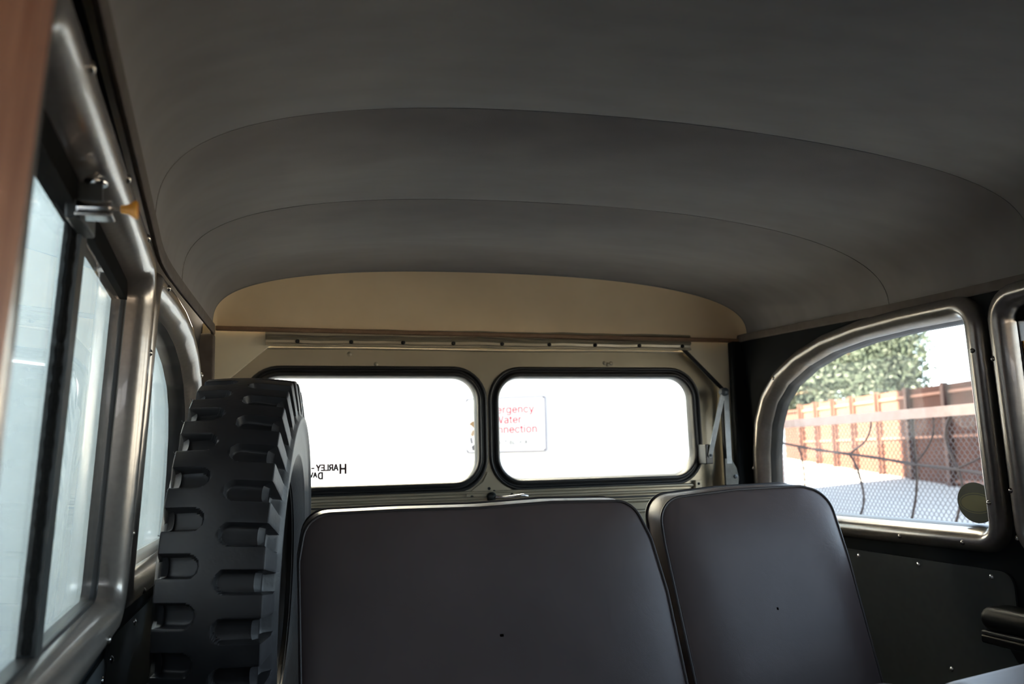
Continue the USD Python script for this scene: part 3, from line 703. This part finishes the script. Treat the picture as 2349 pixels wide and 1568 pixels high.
def tyre_mesh():
    side = [(0.058, 0.205), (0.070, 0.207), (0.079, 0.222), (0.085, 0.245), (0.0885, 0.252), (0.0895, 0.257), (0.0885, 0.262), (0.0905, 0.280), (0.092, 0.298), (0.0925, 0.312), (0.0955, 0.318), (0.0965, 0.322), (0.0955, 0.327), (0.0905, 0.333),
            (0.0895, 0.340), (0.0885, 0.348), (0.0872, 0.356), (0.0858, 0.364), (0.0842, 0.372), (0.0828, 0.380), (0.0816, 0.387), (0.0806, 0.3925), (0.0796, 0.3960), (0.078, 0.3973)]
    tread = [(x, TR + 0.0045 * (1 - (x / 0.078) ** 2)) for x in np.linspace(0.078, -0.078, 66)[1:-1]]
    pr = np.array(side + tread + [(-a, b) for a, b in side[::-1]])
    nrm = np.gradient(pr, axis=0); nrm = np.c_[nrm[:, 1], -nrm[:, 0]]; nrm /= np.linalg.norm(nrm, axis=1, keepdims=True)   # points inward to the carcass after sign fix
    mid_ = np.array([0.0, 0.30]); sg = np.sign(((mid_ - pr) * nrm).sum(1)); nrm *= sg[:, None]
    NS = NV * 30; th = np.arange(NS) * 2 * np.pi / NS
    pitch = 2 * np.pi / NV
    al = np.r_[0, np.cumsum(np.linalg.norm(np.diff(pr, axis=0), axis=1))]
    k0 = len(side) + len(tread) // 2
    sarc = -(al - np.interp(0.0, -pr[len(side):len(side) + len(tread), 0], al[len(side):len(side) + len(tread)]))     # signed arc coordinate across, right positive
    V = np.zeros((NS, len(pr), 3))
    T = TH_ = th[:, None]
    disp = np.zeros((NS, len(pr)))
    for sgn, ph, inner in ((-1, math.radians(157.5), -0.017), (1, math.radians(160.7), 0.005)):
        loc = ((th - ph) / pitch + 0.5) % 1.0 - 0.5
        a = (loc * pitch * TR)[:, None]; x = sgn * sarc[None, :] - sgn * inner
        r = 0.0188
        xx = np.minimum(x - r, 0)
        d = np.sqrt(a ** 2 + xx ** 2) - r                      # capsule, open to the shoulder
        m = np.clip(-d / 0.0040, 0, 1); m = m * m * (3 - 2 * m)
        floor_ = 0.0175 * (0.80 + 0.20 * np.clip(x / 0.05, 0, 1)) * (1 - 0.25 * np.clip(np.abs(a) / r, 0, 1) ** 3)
        fade = np.clip((pr[:, 1] - 0.338) / 0.012, 0, 1)[None, :]
        disp = np.maximum(disp, m * floor_ * fade)
    P = pr[None] + disp[..., None] * nrm[None]
    V = TC + P[..., 0:1] * axle + P[..., 1:2] * (np.cos(th)[:, None, None] * tf + np.sin(th)[:, None, None] * tu)
    m = len(pr); i, j = np.meshgrid(np.arange(NS), np.arange(m - 1), indexing='ij'); i2 = (i + 1) % NS
    return V.reshape(-1, 3), np.stack([i * m + j, i * m + j + 1, i2 * m + j + 1, i2 * m + j], -1).reshape(-1, 4)


sw = thing('spare_wheel', 'spare wheel with chunky lugged tyre standing at the left rear', 'spare wheel', base=(TC[0], TC[1], FLOOR))
ty = part(sw, 'tyre', tyre_mesh(), 'tyre', smooth=32, label='black military tread tyre with staggered lug pockets')
part(sw, 'rim', lathe([(0.204, 0.066), (0.214, 0.070), (0.218, 0.066), (0.207, 0.060), (0.200, 0.045), (0.190, 0.02), (0.188, 0.0), (0.188, -0.03), (0.200, -0.05), (0.207, -0.060), (0.218, -0.066), (0.214, -0.070), (0.204, -0.066)], axle, TC, 64), 'rim', smooth=40)
part(sw, 'wheel_disc', lathe([(0.045, 0.018), (0.05, 0.022), (0.085, 0.024), (0.11, 0.040), (0.135, 0.042), (0.165, 0.026), (0.189, 0.020), (0.189, 0.012), (0.165, 0.018), (0.11, 0.03), (0.05, 0.014), (0.045, 0.018)], axle, TC, 64), 'rim', smooth=40)
for k in range(5):
    a = 2 * math.pi * k / 5
    part(sw, 'lug_hole', lathe([(0.010, 0.0), (0.010, 0.003), (0.006, 0.003)], axle, TC + axle * 0.021 + 0.068 * (math.cos(a) * tf + math.sin(a) * tu), 12), 'hole')
# casting hairs on the lugs nearest the window
hairs = []
for k in range(9):
    a = math.radians(120 + 10.286 * k)
    for off in (-0.0785,):
        c = TC + axle * off + 0.396 * (math.cos(a) * tf + math.sin(a) * tu)
        hairs.append(tube(np.array([c, c + 0.006 * (math.cos(a) * tf + math.sin(a) * tu) - axle * 0.003]), 0.0006, 5))
part(ty, 'moulding_hair', cat_(*hairs), 'tyre', kind='stuff')

# ================================================================== outside
# ground: level near the vehicle, rising slightly toward the far end of the fence
gx = np.linspace(-60, 90, 61); gy = np.linspace(-60, 110, 69)
X, Y = np.meshgrid(gx, gy, indexing='ij'); Z = np.where(Y > 11, -1.35 + 0.052 * np.minimum(Y - 11, 25), -1.35)
ny_ = len(gy); i, j = np.meshgrid(np.arange(60), np.arange(68), indexing='ij'); a = (i * ny_ + j).ravel()
gr = single('ground', (np.c_[X.ravel(), Y.ravel(), Z.ravel()], np.stack([a, a + ny_, a + ny_ + 1, a + 1], -1)), 'concrete', 'pale concrete yard outside the vehicle', 'ground', smooth=True, kind='structure')


def ground_z(y): return -1.35 + 0.052 * min(max(y - 11, 0), 25)


# white building behind: face with the sign
R0 = np.array([1.407, 4.818]); DR = np.array([0.824, -0.566]); NR = np.array([-0.566, -0.824])


def block(name, corners, h, label, mat='white_wall', into=None):
    b = into or thing(name, label, 'building', base=(corners[0][0], corners[0][1], -1.35))
    p = Polygon(corners); m = m3.CrossSection([[list(c) for c in p.exterior.coords[:-1]] if p.exterior.is_ccw else [list(c) for c in p.exterior.coords[:-1]][::-1]]).extrude(h).translate([0, 0, -1.36])
    part(b, 'wing' if into else 'walls', m, mat, smooth=False, label=label if into else None)
    cop = m3.CrossSection([[list(c) for c in p.buffer(0.06, join_style=2).exterior.coords[:-1]][::-1]], m3.FillRule.EvenOdd).extrude(0.12).translate([0, 0, -1.36 + h])
    part(b, 'coping', cop, mat, smooth=False)
    return b


fr_, fl_ = R0 + DR * 1.32, R0 - DR * 2.06
br_, bl_ = R0 - DR * 2.11, R0 - DR * 4.7
main_ = block('white_building', [tuple(fr_), tuple(fr_ - NR * 8.0), tuple(fl_ - NR * 8.0), tuple(fl_)], 11.0, 'white building behind the vehicle that carries the red lettered sign')
block('white_building', [tuple(br_), tuple(br_ - NR * 8.0), tuple(bl_ - NR * 8.0), tuple(bl_)], 11.0, 'wing of the white building with bluish shade painted into its colour', 'shaded_white_wall', into=main_)  # split off only to carry the painted blue shade
block('unseen_grey_building', [(-1.25, -10.0), (-1.25, 3.0), (-7.0, 3.0), (-7.0, -10.0)], 5.2, 'added unseen grey building on the left that holds back sun and bounce light', 'grey_wall')  # unseen block added to shade the yard and dim the left side
block('white_building', [(-2.85, 4.85), (-2.65, 7.30), (-9.0, 11.5), (-9.0, 4.85)], 8.0, 'added unseen white building across the alley at the left, placed to shade the rear wall')  # unseen block added to shade the left end of the rear wall

sg = thing('water_sign', 'white sign with red lettering on the wall behind the vehicle', 'sign', base=(R0[0], R0[1], 0.0))


def on_sign(s_, z, h):
    s_, z, h = map(np.asarray, (s_, z, h))
    return np.c_[R0[0] + DR[0] * s_ + NR[0] * h, R0[1] + DR[1] * s_ + NR[1] * h, z]


plate = rounded([(-0.230, 0.004), (0.236, 0.004), (0.236, 0.308), (-0.230, 0.308)], 0.014)
part(sg, 'border', slab(plate, 0.002, 0.012, on_sign, 0.3), 'sign_border', smooth=False)
part(sg, 'face', slab(plate.buffer(-0.008), 0.011, 0.0135, on_sign, 0.3), 'sign_white', smooth=False)


def sign_text(text, cap, z, xend, mat, bold=True, name='lettering'):
    v, f = word(text, cap, bold); v = v.copy(); v[:, 2] *= 1.5
    part(sg, name, (on_sign(v[:, 0] - v[:, 0].max() + xend, v[:, 1] + z, v[:, 2] + 0.0132), f), mat, smooth=False, label=f'lettering {text}')


sign_text('Emergency', 0.041, 0.219, 0.171, 'sign_red')
sign_text('Water', 0.041, 0.163, 0.098, 'sign_red')
sign_text('Connection', 0.041, 0.110, 0.184, 'sign_red')
sign_text('DO NOT BLOCK', 0.024, 0.046, 0.134, 'sign_grey')
for pts, mt in (([(-0.205, 0.165), (-0.19, 0.178), (-0.172, 0.176), (-0.166, 0.160), (-0.176, 0.140), (-0.186, 0.150), (-0.194, 0.158)], 'sign_brown'), ([(-0.196, 0.118), (-0.186, 0.132), (-0.178, 0.118), (-0.188, 0.098), (-0.199, 0.104)], 'sign_brown'),
                ([(-0.205, 0.085), (-0.196, 0.09), (-0.19, 0.06), (-0.199, 0.058)], 'sign_grey'), ([(-0.195, 0.04), (-0.178, 0.05), (-0.172, 0.026), (-0.19, 0.02)], 'sign_grey')):
    part(sg, 'picture_patch', slab(Polygon(pts).buffer(0.003), 0.0130, 0.0145, on_sign, 0.3), mt, smooth=False)
for s_, z in ((-0.218, 0.296), (0.224, 0.296), (-0.218, 0.016), (0.224, 0.016)):
    c = on_sign([s_], [z], [0.0135])[0]
    part(sg, 'screw', lathe([(0.004, 0), (0.004, 0.0015), (0, 0.002)], (NR[0], NR[1], 0), c, 10), 'sign_grey')

# rust red steel fence
F0, FD = np.array([15.745, 16.307]), np.array([0.2555, 0.9668]); FN = np.array([-FD[1], FD[0]])
fe = thing('steel_fence', 'rust red corrugated steel fence with posts across the yard', 'fence', base=(F0[0], F0[1], -1.35))


def on_fence(s_, z, h):
    s_, z, h = np.broadcast_arrays(np.asarray(s_, float), np.asarray(z, float), np.asarray(h, float))
    return np.c_[F0[0] + FD[0] * s_ + FN[0] * h, F0[1] + FD[1] * s_ + FN[1] * h, z]


posts = [-5.9, -4.1, -2.35, -0.55, 1.2, 3.1, 4.93, 6.65, 8.1, 9.57, 11.0]
for a, b in zip(posts[:-1], posts[1:]):
    nn = max(2, int(round((b - a) / 0.12)))
    ss = np.linspace(a, b, nn * 4 + 1); hh = np.array([0, 0, 0.03, 0.03] * nn + [0])
    zb = [ground_z(F0[1] + FD[1] * x) - 0.05 for x in ss]
    zt = np.full(len(ss), 1.39)
    fr0, fr1 = on_fence(ss, zb, hh), on_fence(ss, zt, hh); bk0, bk1 = on_fence(ss, zb, hh - 0.006), on_fence(ss, zt, hh - 0.006)
    k = len(ss); e = np.arange(k - 1)
    v = np.vstack([fr0, fr1, bk0, bk1])
    f = np.vstack([np.c_[e, e + 1, e + 1 + k, e + k], np.c_[e + 2 * k, e + 3 * k, e + 3 * k + 1, e + 2 * k + 1], np.c_[e + k, e + k + 1, e + 3 * k + 1, e + 3 * k]])
    part(fe, 'panel', (v, f), 'rust', smooth=False)
    for z in (1.2, 0.155, -0.9):
        if z > max(zb) + 0.1:
            c8 = np.vstack([on_fence([a, b, b, a], z - 0.03, 0.03), on_fence([a, b, b, a], z - 0.03, 0.085), on_fence([a, b, b, a], z + 0.03, 0.03), on_fence([a, b, b, a], z + 0.03, 0.085)])
            part(fe, 'rail', trimesh.convex.convex_hull(c8[[0, 1, 4, 5, 8, 9, 12, 13]]), 'rust_rail', smooth=False)
for x in posts:
    w = 0.075 if x < 4 else 0.05; zb = ground_z(F0[1] + FD[1] * x) - 0.05
    # H-section post
    c = [on_fence([x - w, x + w, x - w, x + w], [zb, zb, 1.42, 1.42], h_) for h_ in (0.085, 0.097)]
    f1 = trimesh.convex.convex_hull(np.vstack(c)); c = [on_fence([x - w, x + w, x - w, x + w], [zb, zb, 1.42, 1.42], h_) for h_ in (0.200, 0.212)]
    f2 = trimesh.convex.convex_hull(np.vstack(c)); c = [on_fence([x - 0.008, x + 0.008, x - 0.008, x + 0.008], [zb, zb, 1.42, 1.42], h_) for h_ in (0.09, 0.207)]
    part(fe, 'post', cat_(f1, f2, trimesh.convex.convex_hull(np.vstack(c))), 'rust_post', smooth=False)

# dark shed past the end of the fence
sh = thing('brown_shed', 'dark brown board shed past the far end of the rust red fence', 'shed', base=(19.2, 29.0, -0.6))
for k in range(12):
    s0 = 11.15 + 0.22 * k
    c = np.vstack([on_fence([s0, s0 + 0.2, s0 + 0.2, s0], zz_, hh_) for zz_ in (-0.95, 1.20) for hh_ in (-0.02 - 0.01 * (k % 2), 0.02)])
    part(sh, 'board', trimesh.convex.convex_hull(c), 'rust_post', smooth=False)
part(sh, 'roof', trimesh.convex.convex_hull(np.vstack([on_fence([11.05, 13.95, 13.95, 11.05], zz_, hh_) for zz_, hh_ in ((1.20, 0.12), (1.27, 0.12), (1.55, -3.0), (1.48, -3.0))])), 'rust_post', smooth=False)
part(sh, 'side_wall', trimesh.convex.convex_hull(np.vstack([on_fence([11.15, 11.2], zz_, hh_) for zz_ in (-0.95, 1.2) for hh_ in (-0.03, -3.0)])), 'rust_post', smooth=False)

# mesh gate with wrought iron branches
G0, GD = np.array([3.510, 3.655]), np.array([0.161, 0.987]); GN = np.array([-GD[1], GD[0]])
mg = thing('mesh_gate', 'expanded metal gate with iron branch ornament just outside the quarter window', 'gate', base=(G0[0], G0[1], -1.35))


def on_mesh(s_, z, h):
    s_, z, h = np.broadcast_arrays(np.asarray(s_, float), np.asarray(z, float), np.asarray(h, float))
    return np.c_[G0[0] + GD[0] * s_ + GN[0] * h, G0[1] + GD[1] * s_ + GN[1] * h, z]


S0, S1, ZB, ZT = -1.0, 2.40, -1.25, 0.150
cw, ch = 0.044, 0.0205; nx_ = int((S1 - S0) / cw); rows = []
for r in range(int((ZT - ZB) / ch) + 1):
    z0 = ZB + r * ch; k = np.arange(2 * nx_ + 1); s_ = S0 + k * cw / 2; z = z0 + ch / 2 * np.where((k + r) % 2 == 0, -0.86, 0.86)
    t = 0.0012; a = on_mesh(s_, z - t, 0.0); b = on_mesh(s_, z + t, 0.0); c = on_mesh(s_, z + t, 0.003); d = on_mesh(s_, z - t, 0.003); nk = len(k); e = np.arange(nk - 1)
    v = np.vstack([a, b, c, d]); f = np.vstack([np.c_[e + p * nk, e + 1 + p * nk, e + 1 + q_ * nk, e + q_ * nk] for p, q_ in ((0, 1), (1, 2), (2, 3), (3, 0))])
    rows.append((v, f))
part(mg, 'expanded_mesh', cat_(*rows), 'mesh_metal', smooth=False, kind='stuff', label='diamond pattern expanded metal mesh')
rail = trimesh.convex.convex_hull(np.vstack([on_mesh([S0, S1], z, h) for z in (0.137, 0.192) for h in (-0.02, 0.03)]))
part(mg, 'top_rail', rail, 'rail_metal', smooth=False)
part(mg, 'bottom_rail', trimesh.convex.convex_hull(np.vstack([on_mesh([S0, S1], z, h) for z in (-1.27, -1.23) for h in (-0.02, 0.03)])), 'rail_metal', smooth=False)
for s_ in (S0, S1):
    part(mg, 'post', trimesh.convex.convex_hull(np.vstack([on_mesh([s_ - 0.03, s_ + 0.03], z, h) for z in (-1.37, 0.22) for h in (-0.03, 0.03)])), 'rail_metal', smooth=False)
BR = [([(2.38, 0.035), (2.234, 0.021), (1.835, -0.017), (1.292, -0.057), (0.858, -0.088), (0.569, -0.114), (0.193, -0.137), (-0.25, -0.19)], 0.0085),
      ([(1.292, -0.057), (1.172, -0.017), (1.047, 0.048), (0.994, 0.142)], 0.006), ([(1.292, -0.057), (1.205, -0.144), (1.164, -0.229), (1.145, -0.324), (1.21, -0.444), (1.28, -0.60)], 0.007),
      ([(2.017, -0.003), (1.96, -0.132), (1.952, -0.272), (1.99, -0.42)], 0.006), ([(0.552, 0.142), (0.553, -0.092), (0.568, -0.262), (0.643, -0.433), (0.70, -0.58)], 0.007),
      ([(0.197, 0.142), (0.19, -0.115), (0.152, -0.209), (0.175, -0.302), (0.244, -0.43), (0.32, -0.56)], 0.007), ([(0.359, 0.142), (0.369, 0.05), (0.455, -0.042), (0.553, -0.105)], 0.005),
      ([(0.193, -0.137), (0.06, -0.098), (-0.015, -0.074), (-0.15, 0.02)], 0.0055)]
from scipy.interpolate import CubicSpline
for pts, r in BR:
    p = np.array(pts); t = np.r_[0, np.cumsum(np.linalg.norm(np.diff(p, axis=0), axis=1))]; tt = np.linspace(0, t[-1], 28)
    c = np.c_[CubicSpline(t, p[:, 0])(tt), CubicSpline(t, p[:, 1])(tt)]
    part(mg, 'branch', tube(on_mesh(c[:, 0], c[:, 1], 0.010), r * (1 + 0.15 * np.sin(np.arange(28) * 1.9)), 7), 'branch_iron', smooth=True)


# trees past the fence
def tree(x, y, zc, R, n, mat, label, squash=0.9, seed=1, lump=1.0, leaf=0.12):
    g = np.random.default_rng(seed); gz = ground_z(y)
    t = thing('yard_tree', label, 'tree', base=(x, y, gz), group=None)
    tr_ = [np.array([x, y, gz - 0.1]), np.array([x + 0.1, y, gz + 0.4 * (zc - gz)]), np.array([x, y + 0.1, zc])]
    ms = [tube(np.array([tr_[0] * (1 - a) ** 2 + 2 * a * (1 - a) * tr_[1] + a * a * tr_[2] for a in np.linspace(0, 1, 10)]), np.linspace(0.22, 0.09, 10), 8)]
    blobs = []
    for k in range(26):
        d = g.normal(size=3); d /= np.linalg.norm(d); d[2] = abs(d[2]) * 1.1 - 0.35
        c = np.array([x, y, zc]) + d * np.array([R, R, R * squash]) * g.uniform(0.45, 0.85); blobs.append((c, R * g.uniform(0.22, 0.42)))
        ms.append(tube(np.linspace(tr_[1] * 0.3 + tr_[2] * 0.7, c, 6) + g.normal(0, 0.05, (6, 3)), np.linspace(0.06, 0.012, 6), 5))
    part(t, 'trunk', cat_(*ms), 'bark', smooth=True)
    cs = []
    for c, r in blobs:
        k = int(n * r ** 2 / sum(b[1] ** 2 for b in blobs)); d = g.normal(size=(k, 3)); d /= np.linalg.norm(d, axis=1, keepdims=True)
        cs.append(c + d * r * g.uniform(0.35, 1.08, (k, 1)))
    P_ = np.vstack(cs); k = len(P_); u = g.normal(size=(k, 3)); u /= np.linalg.norm(u, axis=1, keepdims=True); w = np.cross(u, g.normal(size=(k, 3))); w /= np.linalg.norm(w, axis=1, keepdims=True)
    L = leaf * g.uniform(0.6, 1.3, (k, 1)); nrm = np.cross(u, w)
    v = np.stack([P_ - u * L, P_ + w * L * 0.38 + nrm * L * 0.12, P_ + u * L, P_ - w * L * 0.38 + nrm * L * 0.12], 1).reshape(-1, 3); b = np.arange(k)[:, None] * 4
    part(t, 'foliage', (v, np.vstack([b + [0, 1, 2], b + [0, 2, 3]])), mat, smooth=False, kind='stuff')


tree(23.8, 32.6, 2.9, 4.4, 38000, 'leaf_grey', 'grey green tree rising behind the sunlit end of the fence', seed=3)
tree(20.6, 42.5, 3.0, 3.6, 24000, 'leaf_green', 'yellow green tree beside the grey green tree, nearer the shed', seed=5)
